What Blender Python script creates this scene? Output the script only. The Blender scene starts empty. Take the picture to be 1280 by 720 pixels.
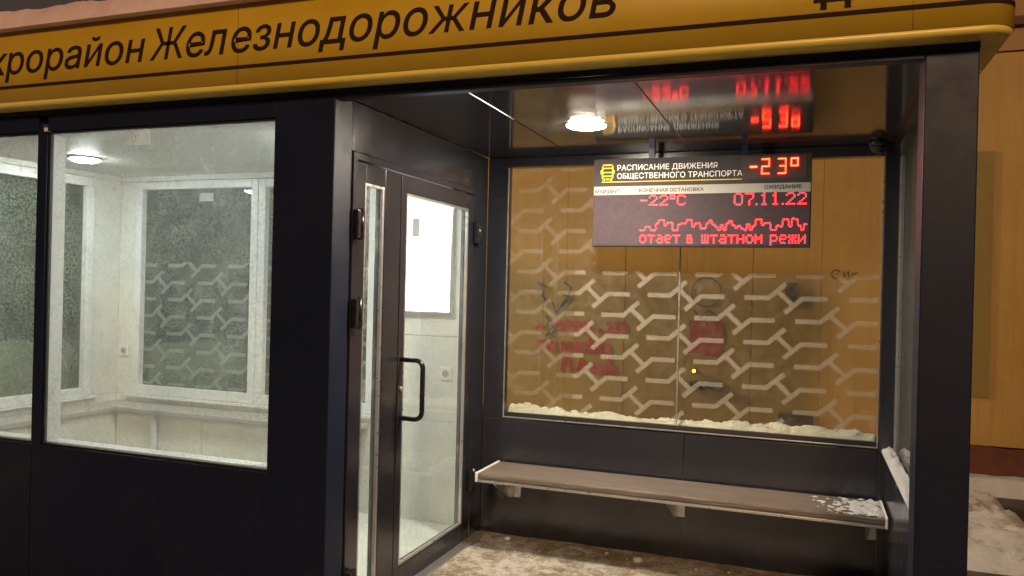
import bpy, bmesh, math, random
from mathutils import Vector, Matrix, noise
random.seed(7)
S = bpy.context.scene
COL = S.collection

# ------------------------------------------------------------------ camera
cam_d = bpy.data.cameras.new('camera'); cam = bpy.data.objects.new('camera', cam_d); COL.objects.link(cam)
YAW, PITCH, ROLL = 0.354100, -0.000532, 0.024317
fw = Vector((-math.sin(YAW)*math.cos(PITCH), math.cos(YAW)*math.cos(PITCH), math.sin(PITCH)))
r0 = Vector((math.cos(YAW), math.sin(YAW), 0)); u0 = r0.cross(fw)
rr = math.cos(ROLL)*r0 + math.sin(ROLL)*u0; uu = -math.sin(ROLL)*r0 + math.cos(ROLL)*u0
M = Matrix((rr, uu, -fw)).transposed().to_4x4(); M.translation = (0, 0, 1.5)
cam.matrix_world = M
cam_d.sensor_width = 36; cam_d.lens = 36*1000/1280; cam_d.clip_start = .05; cam_d.clip_end = 3000
S.camera = cam

# ------------------------------------------------------------------ world, street light, exposure
S.view_settings.view_transform = 'Standard'; S.view_settings.look = 'None'
S.view_settings.exposure = 0; S.view_settings.gamma = 1
w = bpy.data.worlds.new('World'); S.world = w; w.use_nodes = True
nt = w.node_tree; nt.nodes.clear()
out = nt.nodes.new('ShaderNodeOutputWorld'); bg = nt.nodes.new('ShaderNodeBackground')
tc = nt.nodes.new('ShaderNodeTexCoord'); sp = nt.nodes.new('ShaderNodeSeparateXYZ'); cr = nt.nodes.new('ShaderNodeValToRGB')
nt.links.new(tc.outputs['Generated'], sp.inputs[0]); nt.links.new(sp.outputs['Z'], cr.inputs[0])
cr.color_ramp.elements[0].color = (.075, .052, .040, 1)
cr.color_ramp.elements[1].position = .55; cr.color_ramp.elements[1].color = (.036, .022, .022, 1)
nt.links.new(cr.outputs[0], bg.inputs[0]); bg.inputs[1].default_value = 1.0
nt.links.new(bg.outputs[0], out.inputs[0])

def lamp(name, kind, loc, power, color, size=.3):
    d = bpy.data.lights.new(name, kind); d.energy = power; d.color = color
    if kind == 'POINT': d.shadow_soft_size = size
    o = bpy.data.objects.new(name, d); o.location = loc; COL.objects.link(o); return o
lamp('street_light', 'POINT', (2.2, -9.0, 7.6), 4200, (1.0, .64, .36), .9)
lamp('rear_wall_fill', 'POINT', (-8.5, 5.0, 4.6), 1500, (1.0, .86, .58), .3)  # unseen fill light added to brighten the ochre wall behind the shelter

# ------------------------------------------------------------------ helpers: materials
def mat(name):
    m = bpy.data.materials.new(name); m.use_nodes = True
    nt = m.node_tree; b = nt.nodes['Principled BSDF']; return m, nt, b
def L(nt, a, b): nt.links.new(a, b)
def coords(nt, scale=(1, 1, 1)):
    t = nt.nodes.new('ShaderNodeNewGeometry'); mp = nt.nodes.new('ShaderNodeMapping'); mp.inputs['Scale'].default_value = scale
    L(nt, t.outputs['Position'], mp.inputs[0]); return mp.outputs[0]
def noi(nt, scale, detail=4, rough=.6, vec=None, dist=0):
    n = nt.nodes.new('ShaderNodeTexNoise'); n.inputs['Scale'].default_value = scale
    n.inputs['Detail'].default_value = detail; n.inputs['Roughness'].default_value = rough; n.inputs['Distortion'].default_value = dist
    L(nt, vec if vec else coords(nt), n.inputs['Vector']); return n.outputs['Fac']
def ramp(nt, fac, stops):
    c = nt.nodes.new('ShaderNodeValToRGB'); L(nt, fac, c.inputs[0]); e = c.color_ramp.elements
    while len(e) > 1: e.remove(e[-1])
    e[0].position = stops[0][0]; e[0].color = (*stops[0][1], 1) if hasattr(stops[0][1], '__len__') else (stops[0][1],)*3+(1,)
    for p, c2 in stops[1:]:
        x = e.new(p); x.color = (*c2, 1) if hasattr(c2, '__len__') else (c2,)*3+(1,)
    return c.outputs[0]
def mrange(nt, fac, a, b, lo, hi):
    n = nt.nodes.new('ShaderNodeMapRange'); n.inputs[1].default_value = a; n.inputs[2].default_value = b
    n.inputs[3].default_value = lo; n.inputs[4].default_value = hi; L(nt, fac, n.inputs[0]); return n.outputs[0]
def mul(nt, a, b, op='MULTIPLY'):
    n = nt.nodes.new('ShaderNodeMath'); n.operation = op
    L(nt, a, n.inputs[0])
    if isinstance(b, (int, float)): n.inputs[1].default_value = b
    else: L(nt, b, n.inputs[1])
    return n.outputs[0]
def bump(nt, b, h, strength=.3, dist=.01):
    n = nt.nodes.new('ShaderNodeBump'); n.inputs['Strength'].default_value = strength; n.inputs['Distance'].default_value = dist
    L(nt, h, n.inputs['Height']); L(nt, n.outputs[0], b.inputs['Normal'])
def simple(name, c1, c2=None, rough=(.4, .55), scale=6, bmp=0, metallic=0, spec=.5, stretch=(1, 1, 1), bscale=None, salt=0):
    m, nt, b = mat(name); c2 = c2 or c1
    v = coords(nt, stretch); f = noi(nt, scale, 5, .65, v)
    L(nt, ramp(nt, f, [(.3, c1), (.7, c2)]), b.inputs['Base Color'])
    f2 = noi(nt, scale*3.1, 4, .6, v)
    L(nt, mrange(nt, f2, .3, .7, *rough), b.inputs['Roughness'])
    b.inputs['Metallic'].default_value = metallic; b.inputs['Specular IOR Level'].default_value = spec
    if salt:
        z = nt.nodes.new('ShaderNodeSeparateXYZ'); g_ = nt.nodes.new('ShaderNodeNewGeometry'); L(nt, g_.outputs['Position'], z.inputs[0])
        low = mrange(nt, z.outputs['Z'], .05, 1.2, 1, .22)
        sp_ = mrange(nt, noi(nt, 110, 3, .8), .60, .72, 0, .55); sm = mrange(nt, noi(nt, 2.2, 7, .72, coords(nt, (1, 1, .6)), .8), .5, .9, 0, .35)
        k_ = mul(nt, mul(nt, mul(nt, sp_, sm, 'ADD'), low), salt)
        mx = nt.nodes.new('ShaderNodeMixRGB'); mx.inputs[2].default_value = (.20, .17, .15, 1); L(nt, k_, mx.inputs[0])
        L(nt, b.inputs['Base Color'].links[0].from_socket, mx.inputs[1]); L(nt, mx.outputs[0], b.inputs['Base Color'])
        L(nt, mul(nt, k_, b.inputs['Roughness'].links[0].from_socket, 'ADD'), b.inputs['Roughness'])
    if bmp: bump(nt, b, noi(nt, bscale or scale*6, 5, .65, v), bmp, .004)
    return m
def emis(name, col, s):
    m, nt, b = mat(name); b.inputs['Base Color'].default_value = (*col, 1); b.inputs['Emission Color'].default_value = (*col, 1)
    b.inputs['Emission Strength'].default_value = s; return m
def glass(name, tint=(.93, .97, .96), fog=0.0, fogvar=0.0, fscale=60, streak=0.0, fogcol=(.8, .82, .8), rough=.015, refl=1.0, sharp=.12):
    """thin pane: transparent + fresnel gloss, with condensation as diffuse and translucent scatter"""
    m = bpy.data.materials.new(name); m.use_nodes = True; nt = m.node_tree; nt.nodes.clear()
    o = nt.nodes.new('ShaderNodeOutputMaterial')
    tr = nt.nodes.new('ShaderNodeBsdfTransparent'); tr.inputs[0].default_value = (*tint, 1)
    gl = nt.nodes.new('ShaderNodeBsdfGlossy'); gl.inputs['Roughness'].default_value = rough
    lw = nt.nodes.new('ShaderNodeLayerWeight'); lw.inputs[0].default_value = .5
    frv = mul(nt, mul(nt, mul(nt, lw.outputs['Facing'], 5, 'POWER'), .9), .035, 'ADD')
    base = tr.outputs[0]
    if fog or fogvar:
        df = nt.nodes.new('ShaderNodeBsdfDiffuse'); df.inputs[0].default_value = (*fogcol, 1)
        tl = nt.nodes.new('ShaderNodeBsdfTranslucent'); tl.inputs[0].default_value = (*fogcol, 1)
        mx = nt.nodes.new('ShaderNodeMixShader'); mx.inputs[0].default_value = .5
        L(nt, df.outputs[0], mx.inputs[1]); L(nt, tl.outputs[0], mx.inputs[2])
        v = coords(nt)
        fine = mrange(nt, noi(nt, fscale*2.3, 3, .75, v), .5-sharp, .5+sharp, 0, 1)
        big = mrange(nt, noi(nt, 3.2, 5, .6, v, .6), .35, .65, .25, 1)
        fac = mul(nt, mul(nt, fine, big), fogvar)
        if streak:
            sv = coords(nt, (1.6, 1.6, 1)); st = mrange(nt, noi(nt, 5, 7, .72, sv, 2.2), .53, .66, 0, streak)
            fac = mul(nt, fac, st, 'ADD')
        fac = mul(nt, fac, fog, 'ADD')
        m2 = nt.nodes.new('ShaderNodeMixShader'); L(nt, fac, m2.inputs[0]); L(nt, base, m2.inputs[1]); L(nt, mx.outputs[0], m2.inputs[2])
        base = m2.outputs[0]
    m3 = nt.nodes.new('ShaderNodeMixShader'); L(nt, mul(nt, frv, refl), m3.inputs[0]); L(nt, base, m3.inputs[1]); L(nt, gl.outputs[0], m3.inputs[2])
    L(nt, m3.outputs[0], o.inputs[0]); return m

MT = {}
MT['metal'] = simple('dark_painted_metal', (.004, .009, .028), (.007, .012, .034), (.42, .52), 2.5, .05, bscale=90, spec=.3, salt=.30)
MT['metal_gloss'] = simple('dark_gloss_metal', (.013, .014, .020), (.018, .019, .026), (.16, .27), 2.0, .03, bscale=40, spec=.8, salt=.14)
MT['ceil'] = simple('dark_gloss_ceiling', (.028, .029, .036), (.042, .042, .050), (.07, .13), 1.6, .02, bscale=12, spec=.9)
MT['gasket'] = simple('black_rubber', (.01, .01, .011), None, (.5, .6))
MT['alu'] = simple('satin_aluminium', (.55, .55, .55), (.66, .65, .63), (.25, .4), 14, 0, metallic=.85)
MT['white_frame'] = simple('white_plastic_frame', (.68, .68, .67), (.73, .72, .70), (.3, .4), 5)
MT['white_wall'] = simple('white_wall_panel', (.62, .60, .55), (.72, .70, .64), (.4, .55), 4, .05)
MT['room_ceil'] = simple('white_ceiling_paint', (.7, .69, .66), None, (.5, .6), 4)
MT['seat_grey'] = simple('grey_laminate_seat', (.30, .28, .25), (.40, .37, .33), (.35, .5), 8, .1)
MT['yellow'] = simple('yellow_fascia_vinyl', (.50, .315, .018), (.57, .37, .028), (.36, .5), 3, .03, bscale=50, salt=.5)
MT['yellow_light'] = simple('pale_yellow_trim', (.80, .60, .10), (.86, .66, .14), (.3, .4), 5)
MT['letter'] = simple('dark_brown_vinyl', (.030, .016, .012), None, (.8, .9), spec=.08)
MT['sign_body'] = simple('charcoal_sign_face', (.040, .037, .038), (.052, .047, .047), (.7, .8), 6, spec=.12)
MT['matrix'] = simple('led_matrix_screen', (.048, .036, .042), (.064, .046, .052), (.8, .9), 40, spec=.08)
MT['band'] = simple('white_sign_band', (.33, .32, .30), None, (.8, .9), spec=.08)
MT['print_white'] = simple('white_print', (.80, .78, .74), None, (.8, .9), spec=.08)
MT['print_dark'] = simple('dark_print', (.025, .02, .02), None, (.8, .9), spec=.08)
MT['print_yellow'] = simple('yellow_print', (.82, .50, .05), None, (.8, .9), spec=.08)
MT['red_back'] = simple('red_glow_backing', (.055, .030, .030), None, (.7, .8))  # reddish tint stands in for the halo around the lit digits
MT['led'] = emis('red_led', (1, .014, .02), 15)
MT['led_hot'] = emis('bright_red_led', (1, .028, .008), 30)
MT['amber'] = emis('amber_dot_glow', (1, .62, .05), 4)
MT['lamp'] = emis('lamp_diffuser', (1, .88, .69), 860)
MT['lamp_room'] = emis('room_lamp_diffuser', (.97, .98, .93), 310)
MT['lightbox'] = emis('lightbox_face', (.86, .93, 1), 3.4)
MT['lamp_rim'] = simple('white_lamp_rim', (.7, .7, .68), None, (.3, .4))
def printed(name, col, alpha):
    m = bpy.data.materials.new(name); m.use_nodes = True; nt = m.node_tree; nt.nodes.clear()
    o = nt.nodes.new('ShaderNodeOutputMaterial'); tr = nt.nodes.new('ShaderNodeBsdfTransparent')
    df = nt.nodes.new('ShaderNodeBsdfDiffuse'); df.inputs[0].default_value = (*col, 1)
    tl = nt.nodes.new('ShaderNodeBsdfTranslucent'); tl.inputs[0].default_value = (*col, 1)
    a = nt.nodes.new('ShaderNodeMixShader'); a.inputs[0].default_value = .5; L(nt, df.outputs[0], a.inputs[1]); L(nt, tl.outputs[0], a.inputs[2])
    b = nt.nodes.new('ShaderNodeMixShader'); L(nt, mrange(nt, noi(nt, 9, 4), .3, .7, alpha*.75, alpha), b.inputs[0]); L(nt, tr.outputs[0], b.inputs[1]); L(nt, a.outputs[0], b.inputs[2])
    L(nt, b.outputs[0], o.inputs[0]); return m
MT['tread'] = printed('frosted_print', (.70, .66, .58), .34)
MT['plastic_black'] = simple('black_plastic', (.012, .012, .013), None, (.22, .3))
MT['paint_red'] = simple('red_paint', (.66, .02, .03), (.5, .015, .02), (.5, .7), 14)
MT['paint_dark'] = simple('dark_violet_paint', (.05, .03, .06), None, (.5, .7))
MT['patch_olive'] = simple('olive_tint', (.22, .155, .035), (.26, .18, .04), (.6, .7), 8)  # flat olive tone for the patch on the ochre wall
MT['red_sheet'] = simple('faded_red_paper', (.52, .045, .04), (.42, .04, .035), (.5, .7), 9)
MT['vent'] = simple('rusty_dark_iron', (.04, .022, .018), (.07, .03, .02), (.5, .7), 20)
MT['ice'] = simple('dirty_ice', (.42, .40, .38), (.6, .58, .56), (.25, .5), 20, .3)

def wall_orange():
    m, nt, b = mat('ochre_wall_paint'); v = coords(nt)
    f = noi(nt, 1.3, 6, .6, v); c = ramp(nt, f, [(.3, (.40, .225, .052)), (.7, (.49, .295, .078))])
    sv = coords(nt, (9, 9, .5)); st = mrange(nt, noi(nt, 3, 6, .7, sv), .5, .75, 0, .45)
    mx = nt.nodes.new('ShaderNodeMixRGB'); mx.inputs[2].default_value = (.24, .13, .05, 1); L(nt, st, mx.inputs[0]); L(nt, c, mx.inputs[1])
    L(nt, mx.outputs[0], b.inputs['Base Color']); b.inputs['Roughness'].default_value = .6
    bump(nt, b, noi(nt, 60, 4, .6, v), .15, .004); return m
MT['ochre'] = wall_orange()
MT['brown_wall'] = simple('brown_wall_paint', (.30, .15, .055), (.36, .19, .07), (.6, .7), 3)
MT['dark_red'] = simple('dark_red_plinth', (.085, .022, .014), (.14, .035, .02), (.6, .8), 8, .3)
def snow(name, dirty=.25, lo=.5, hi=.7):
    m, nt, b = mat(name); v = coords(nt)
    f = noi(nt, 4.5, 10, .8, v)
    L(nt, ramp(nt, f, [(.34, (.34, .19, .16)), (.34+dirty*.6, (.74, .71, .73)), (.75, (.86, .85, .87))]), b.inputs['Base Color'])
    b.inputs['Roughness'].default_value = .7; b.inputs['Specular IOR Level'].default_value = .25
    b.inputs['Subsurface Weight'].default_value = 0
    bump(nt, b, noi(nt, 30, 9, .82, v), 1.0, .03); return m
MT['snow'] = snow('clean_snow', .04); MT['snow_dirty'] = snow('trampled_snow', .22)
MT['snow_roof'] = simple('roof_snow', (.66, .47, .45), (.78, .60, .57), (.6, .8), 7, .7, bscale=26)  # pink of the sodium light is put into the snow's base colour

def floor_mat():
    m, nt, b = mat('gritty_concrete_with_snow'); v = coords(nt)
    a = ramp(nt, noi(nt, 9, 10, .8, v), [(.3, (.17, .125, .075)), (.5, (.33, .25, .155)), (.7, (.48, .39, .27))])
    g = mrange(nt, noi(nt, 6, 12, .86, v), .47, .56, 0, 1)
    mx = nt.nodes.new('ShaderNodeMixRGB'); mx.inputs[2].default_value = (.72, .66, .58, 1); L(nt, g, mx.inputs[0]); L(nt, a, mx.inputs[1])
    L(nt, mx.outputs[0], b.inputs['Base Color']); b.inputs['Roughness'].default_value = .75
    bump(nt, b, noi(nt, 38, 12, .85, v), 1.0, .03); return m
MT['floor'] = floor_mat()
def ground_mat():
    m, nt, b = mat('icy_asphalt'); v = coords(nt)
    g = mrange(nt, noi(nt, .35, 8, .7, v, .5), .44, .60, 0, 1)
    mx = nt.nodes.new('ShaderNodeMixRGB'); mx.inputs[1].default_value = (.035, .032, .032, 1); mx.inputs[2].default_value = (.16, .13, .12, 1)
    L(nt, g, mx.inputs[0]); L(nt, mx.outputs[0], b.inputs['Base Color']); b.inputs['Roughness'].default_value = .6
    bump(nt, b, noi(nt, 25, 8, .75, v), .6, .02); return m
MT['ground'] = ground_mat()
def wood_mat():
    m, nt, b = mat('weathered_grey_brown_plank'); v = coords(nt, (1.2, 26, 26))
    f = noi(nt, 3.5, 8, .7, v, .4)
    c = ramp(nt, f, [(.28, (.055, .045, .038)), (.5, (.125, .098, .082)), (.72, (.23, .19, .165))])
    L(nt, c, b.inputs['Base Color']); b.inputs['Roughness'].default_value = .45
    bump(nt, b, f, .3, .003); return m
MT['wood'] = wood_mat()

MT['tread_room'] = printed('frosted_print_inner', (.80, .84, .78), .38)
MT['tread_faint'] = printed('reflection_dimmed_print', (.66, .62, .54), .15)  # lower alpha stands in for glass reflection dimming the print
MT['sticker'] = printed('sticker_film', (.85, .84, .82), .8)
MT['g_clear'] = glass('clear_glass', fog=.012, fogvar=.05, fscale=30)
MT['g_back'] = glass('back_screen_glass', (.95, .96, .90), fog=.016, fogvar=.05, fscale=9, fogcol=(.78, .76, .66))
MT['g_door'] = glass('door_glass', fog=.02, fogvar=.10, fscale=30, streak=.12)
MT['g_front'] = glass('condensed_front_glass', (.90, .94, .93), fog=.06, fogvar=.15, fscale=34, streak=.09, fogcol=(.60, .64, .64))
MT['g_room'] = glass('condensed_rear_glass', (.42, .50, .44), fog=.06, fogvar=.75, fscale=26, fogcol=(.26, .32, .27), sharp=.05)
MT['g_side'] = glass('side_glass', (.62, .66, .60), fog=.12, fogvar=.15, fscale=25)

# ------------------------------------------------------------------ helpers: objects
WLOC = {}
def meta(o, label=None, cat=None, group=None, kind=None):
    if label: o['label'] = label
    if cat: o['category'] = cat
    if group: o['group'] = group
    if kind: o['kind'] = kind
    return o
def root(name, loc, label, cat, group=None):
    o = bpy.data.objects.new(name, None); o.empty_display_size = .1; o.location = loc; COL.objects.link(o)
    WLOC[o.name] = Vector(loc); return meta(o, label, cat, group)
class MB:
    def __init__(s): s.bm = bmesh.new()
    def box(s, x0, x1, y0, y1, z0, z1, bev=0):
        vs = [s.bm.verts.new(p) for p in ((x0,y0,z0),(x1,y0,z0),(x1,y1,z0),(x0,y1,z0),(x0,y0,z1),(x1,y0,z1),(x1,y1,z1),(x0,y1,z1))]
        fs = [s.bm.faces.new([vs[i] for i in q]) for q in ((0,3,2,1),(4,5,6,7),(0,1,5,4),(1,2,6,5),(2,3,7,6),(3,0,4,7))]
        if bev:
            es = {e for f in fs for e in f.edges}
            bmesh.ops.bevel(s.bm, geom=list(es), offset=bev, segments=2, affect='EDGES', profile=.6)
        return s
    def frame(s, plane, c, d, a0, a1, b0, b1, t, bev=.002, tb=None, tt=None):
        """picture frame: plane 'y' (a=x) or 'x' (a=y), b=z; c..d is its thickness; mitre-free butt joints"""
        tb = tb or t; tt = tt or t
        def bx(p0, p1, q0, q1):
            if plane == 'y': s.box(p0, p1, c, d, q0, q1, bev)
            else: s.box(c, d, p0, p1, q0, q1, bev)
        bx(a0, a0+t, b0, b1); bx(a1-t, a1, b0, b1); bx(a0+t, a1-t, b0, b0+tb); bx(a0+t, a1-t, b1-tt, b1); return s
    def cyl(s, p, q, r, n=16, r2=None):
        p = Vector(p); q = Vector(q); d = (q-p); z = d.normalized(); a = z.orthogonal().normalized(); b = z.cross(a)
        r2 = r if r2 is None else r2
        A = [s.bm.verts.new(p+(a*math.cos(t)+b*math.sin(t))*r) for t in [2*math.pi*i/n for i in range(n)]]
        B = [s.bm.verts.new(q+(a*math.cos(t)+b*math.sin(t))*r2) for t in [2*math.pi*i/n for i in range(n)]]
        for i in range(n): s.bm.faces.new((A[i], A[(i+1) % n], B[(i+1) % n], B[i])).smooth = True
        s.bm.faces.new(A[::-1]); s.bm.faces.new(B); return s
    def tube(s, pts, r, n=12):
        pts = [Vector(p) for p in pts]; rings = []; a = None
        for i, p in enumerate(pts):
            t = (pts[min(i+1, len(pts)-1)]-pts[max(i-1, 0)]).normalized()
            a = t.orthogonal().normalized() if a is None else (a-t*a.dot(t)).normalized(); b = t.cross(a)
            rings.append([s.bm.verts.new(p+(a*math.cos(k)+b*math.sin(k))*r) for k in [2*math.pi*j/n for j in range(n)]])
        for A, B in zip(rings, rings[1:]):
            for i in range(n): s.bm.faces.new((A[i], A[(i+1) % n], B[(i+1) % n], B[i])).smooth = True
        s.bm.faces.new(rings[0][::-1]); s.bm.faces.new(rings[-1]); return s
    def prism(s, pts, e):
        """polygon pts (3d) extruded by vector e"""
        e = Vector(e); A = [s.bm.verts.new(p) for p in pts]; B = [s.bm.verts.new(Vector(p)+e) for p in pts]; n = len(pts)
        s.bm.faces.new(A); s.bm.faces.new(B[::-1])
        for i in range(n): s.bm.faces.new((A[i], B[i], B[(i+1) % n], A[(i+1) % n]))
        return s
    def dome(s, c, r, h, n=24, m=6, down=True):
        c = Vector(c); rows = []
        for j in range(m):
            t = math.pi/2*j/m
            rows.append([s.bm.verts.new(c+Vector((math.cos(a)*r*math.cos(t), math.sin(a)*r*math.cos(t), (-1 if down else 1)*h*math.sin(t)))) for a in [2*math.pi*i/n for i in range(n)]])
        tip = s.bm.verts.new(c+Vector((0, 0, -h if down else h)))
        for A, B in zip(rows, rows[1:]):
            for i in range(n): s.bm.faces.new((A[i], A[(i+1) % n], B[(i+1) % n], B[i])).smooth = True
        for i in range(n): s.bm.faces.new((rows[-1][i], rows[-1][(i+1) % n], tip)).smooth = True
        s.bm.faces.new(rows[0]); return s
    def dup_from(s, me, mtx):
        base = len(s.bm.verts); vs = [s.bm.verts.new(mtx @ v.co) for v in me.vertices]
        for p in me.polygons:
            try: s.bm.faces.new([vs[i] for i in p.vertices])
            except ValueError: pass
        return s
    def build(s, name, m, parent=None, **kw):
        bm = s.bm; bmesh.ops.recalc_face_normals(bm, faces=bm.faces)
        lo = Vector((min(v.co.x for v in bm.verts), min(v.co.y for v in bm.verts), min(v.co.z for v in bm.verts)))
        hi = Vector((max(v.co.x for v in bm.verts), max(v.co.y for v in bm.verts), max(v.co.z for v in bm.verts)))
        c = (lo+hi)/2
        if parent is None: c.z = lo.z
        bmesh.ops.translate(bm, verts=bm.verts, vec=-c)
        me = bpy.data.meshes.new(name); bm.to_mesh(me); bm.free(); me.materials.append(MT[m])
        o = bpy.data.objects.new(name, me); COL.objects.link(o)
        if parent is not None: o.parent = parent; o.location = c-WLOC[parent.name]
        else: o.location = c
        WLOC[o.name] = c
        return meta(o, **kw)
def B(name, m, parent, x0, x1, y0, y1, z0, z1, bev=.0015, **kw): return MB().box(x0, x1, y0, y1, z0, z1, bev).build(name, m, parent, **kw)
def copy_of(src, parent, dloc, name=None):
    o = src.copy(); COL.objects.link(o); o.parent = parent; o.location = src.location+Vector(dloc)
    WLOC[o.name] = WLOC[src.name]+Vector(dloc); return o

def text_mb(mb, txt, x0, x1, z, h, y, depth=.0012, shear=0, bold=0, squeeze=None, face='y', cap='Н'):
    """lettering in the XZ plane facing -Y; h is the capital height; width fitted to x0..x1 when x1 is given"""
    def mk(t):
        cu = bpy.data.curves.new('lettering', 'FONT'); cu.body = t; cu.size = 1; cu.extrude = .5; cu.offset = bold; cu.shear = shear; cu.resolution_u = 3
        ob = bpy.data.objects.new('lettering', cu); COL.objects.link(ob)
        me = bpy.data.meshes.new_from_object(ob.evaluated_get(bpy.context.evaluated_depsgraph_get()))
        bpy.data.objects.remove(ob); bpy.data.curves.remove(cu); return me
    ref = mk(cap); ch = max(v.co.y for v in ref.vertices)-min(v.co.y for v in ref.vertices); b0 = min(v.co.y for v in ref.vertices)
    me = mk(txt); X0 = min(v.co.x for v in me.vertices); X1 = max(v.co.x for v in me.vertices)
    sz = h/ch; sx = sz if x1 is None else (x1-x0)/(X1-X0)
    vs = [mb.bm.verts.new((x0+(v.co.x-X0)*sx, y-(v.co.z+.5)*depth, z+(v.co.y-b0)*sz)) for v in me.vertices]
    for p in me.polygons:
        try: mb.bm.faces.new([vs[i] for i in p.vertices])
        except ValueError: pass
    bpy.data.meshes.remove(me); bpy.data.meshes.remove(ref); return mb

def heap(name, x0, x1, y0, y1, nx, ny, hf, m, parent=None, base=None, **kw):
    """a heap of snow: grid top surface following hf(x,y) over a flat base"""
    bm = bmesh.new(); g = []
    for j in range(ny+1):
        row = []
        for i in range(nx+1):
            x = x0+(x1-x0)*i/nx; y = y0+(y1-y0)*j/ny; row.append(bm.verts.new((x, y, hf(x, y))))
        g.append(row)
    for j in range(ny):
        for i in range(nx): bm.faces.new((g[j][i], g[j][i+1], g[j+1][i+1], g[j+1][i])).smooth = True
    if base is not None:
        edge = [g[0][i] for i in range(nx+1)]+[g[j][nx] for j in range(1, ny+1)]+[g[ny][i] for i in range(nx-1, -1, -1)]+[g[j][0] for j in range(ny-1, 0, -1)]
        low = [bm.verts.new((v.co.x, v.co.y, base)) for v in edge]; n = len(edge)
        for i in range(n): bm.faces.new((edge[i], low[i], low[(i+1) % n], edge[(i+1) % n])).smooth = True
        bm.faces.new(low)
    o = MB.__new__(MB); o.bm = bm; return o.build(name, m, parent, **kw)
def N(x, y, s, z=0): return noise.fractal(Vector((x*s, y*s, z)), 1.0, 2.0, 5)

# ------------------------------------------------------------------ setting
FL = .08      # floor of the open bay
F = 2.694     # front plane
BK = 4.32     # back wall, inner face
SW = -1.76    # side wall with the door, outer face
RW = .375     # right wall, inner face
bm = MB(); bm.box(-400, 400, -400, 400, -.6, .0)
bm.build('ground', 'ground', None, kind='structure')
heap('floor_slab', -4.7, .62, 2.3, 4.42, 120, 60, lambda x, y: FL+.008*N(x, y, 3.0)*(1 if y > 2.45 else .3)-(.0 if y > 2.32 else .02), 'floor', base=.004, kind='structure')

# ochre building behind
bw = root('building', (0.5, 7.24, 0), 'long ochre painted building wall with dark red plinth behind the shelter', 'building')
X0 = -3.25; PW = .56; YW = 7.24
p0 = B('wall_panel', 'ochre', bw, X0, X0+PW-.0015, YW, YW+.05, .34, 3.447, .004)
for i in range(1, 17): copy_of(p0, bw, (i*PW, random.uniform(-.003, .003), 0))
B('wall', 'brown_wall', bw, X0-.02, X0+17*PW+.02, YW+.055, YW+4, .0, 6.5)
B('cornice_band', 'brown_wall', bw, X0-.02, X0+17*PW+.02, YW-.03, YW+.053, 3.452, 3.63)
B('drip_rail', 'dark_red', bw, X0-.02, X0+17*PW+.02, YW-.09, YW+.053, 3.634, 3.70)
B('upper_wall', 'brown_wall', bw, X0-.02, X0+17*PW+.02, YW-.01, YW+.053, 3.704, 6.5)
def plinth():
    mb = MB(); n = 70; top = []
    xs = [X0-.02+(17*PW+.04)*i/n for i in range(n+1)]
    pts = [(x, YW-.04, .335+.018*N(x, 0, 3)) for x in xs]
    mb.prism([(xs[0], YW-.04, -.02)]+[(xs[-1], YW-.04, -.02)]+pts[::-1], (0, .09, 0))
    return mb.build('plinth', 'dark_red', bw)
plinth()
yp = YW-.006
# marks on the wall
def ribbon(mb, pts, wd, y, th=.0015):
    for (a, b) in zip(pts, pts[1:]):
        dx, dz = b[0]-a[0], b[1]-a[1]; l = math.hypot(dx, dz) or 1e-6; nx, nz = -dz/l*wd/2, dx/l*wd/2; ex, ez = dx/l*wd*.3, dz/l*wd*.3
        y2 = y-random.uniform(0, .0012)
        mb.prism([(a[0]-ex+nx, y2, a[1]-ez+nz), (b[0]+ex+nx, y2, b[1]+ez+nz), (b[0]+ex-nx, y2, b[1]+ez-nz), (a[0]-ex-nx, y2, a[1]-ez-nz)], (0, -th, 0))
def script(mb, strokes, x, z, s, wd, y):
    for st in strokes: ribbon(mb, [(x+px*s, z+pz*s) for px, pz in st], wd, y)
circ = lambda cx, cz, r, a0=0, a1=360, n=10: [(cx+r*math.cos(math.radians(a0+(a1-a0)*i/n)), cz+r*math.sin(math.radians(a0+(a1-a0)*i/n))) for i in range(n+1)]
red = MB()
# three rows of sprayed handwriting
row1 = [[(0, .1), (.3, .35), (.5, .2)], circ(1.5, .35, .3), [(1.9, -.1), (2.0, .7), (2.3, .6), (2.3, .3), (2.0, .25)], circ(2.75, .3, .27), [(3.1, 0), (3.3, .7), (3.6, .7), (3.6, 0)],
        [(4.1, 0), (4.2, .2)], [(4.6, .6), (4.9, .7), (5.0, .4), (4.6, 0), (5.1, 0)], circ(5.5, .4, .25), [(5.75, .4), (5.6, 0)]]
row2 = [[(0, 0), (.1, .55), (.5, .55)], circ(.9, .25, .25, 20, 340), [(1.6, .55), (1.6, 0), (2.0, 0), (2.0, .5), (2.0, 0), (2.4, 0), (2.4, .55)], circ(2.85, .28, .24, 30, 330),
        [(3.3, 0), (3.3, .8), (3.6, .7), (3.35, .4), (3.7, .2), (3.3, 0)], circ(4.1, .3, .27), [(4.4, .5), (4.45, -.5), (4.2, -.5)]]
row3 = [[(.0, 0), (.1, .7), (.5, .7), (.55, 0)], [(.9, 0), (1.2, .7), (1.45, 0)], [(1.9, .5), (1.9, 0), (2.3, 0), (2.3, .5), (2.3, 0), (2.7, 0), (2.75, .4)], circ(3.1, .2, .2)]
for rw, gx, gz, gs in ((row1, -2.42, 1.10, .150), (row2, -2.40, .915, .158), (row3, -2.15, .735, .155)):
    for st_ in rw: red = MB(); script(red, [st_], gx, gz, gs, .032, yp-.003); red.build('graffiti_stroke', 'paint_red', bw)
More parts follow.
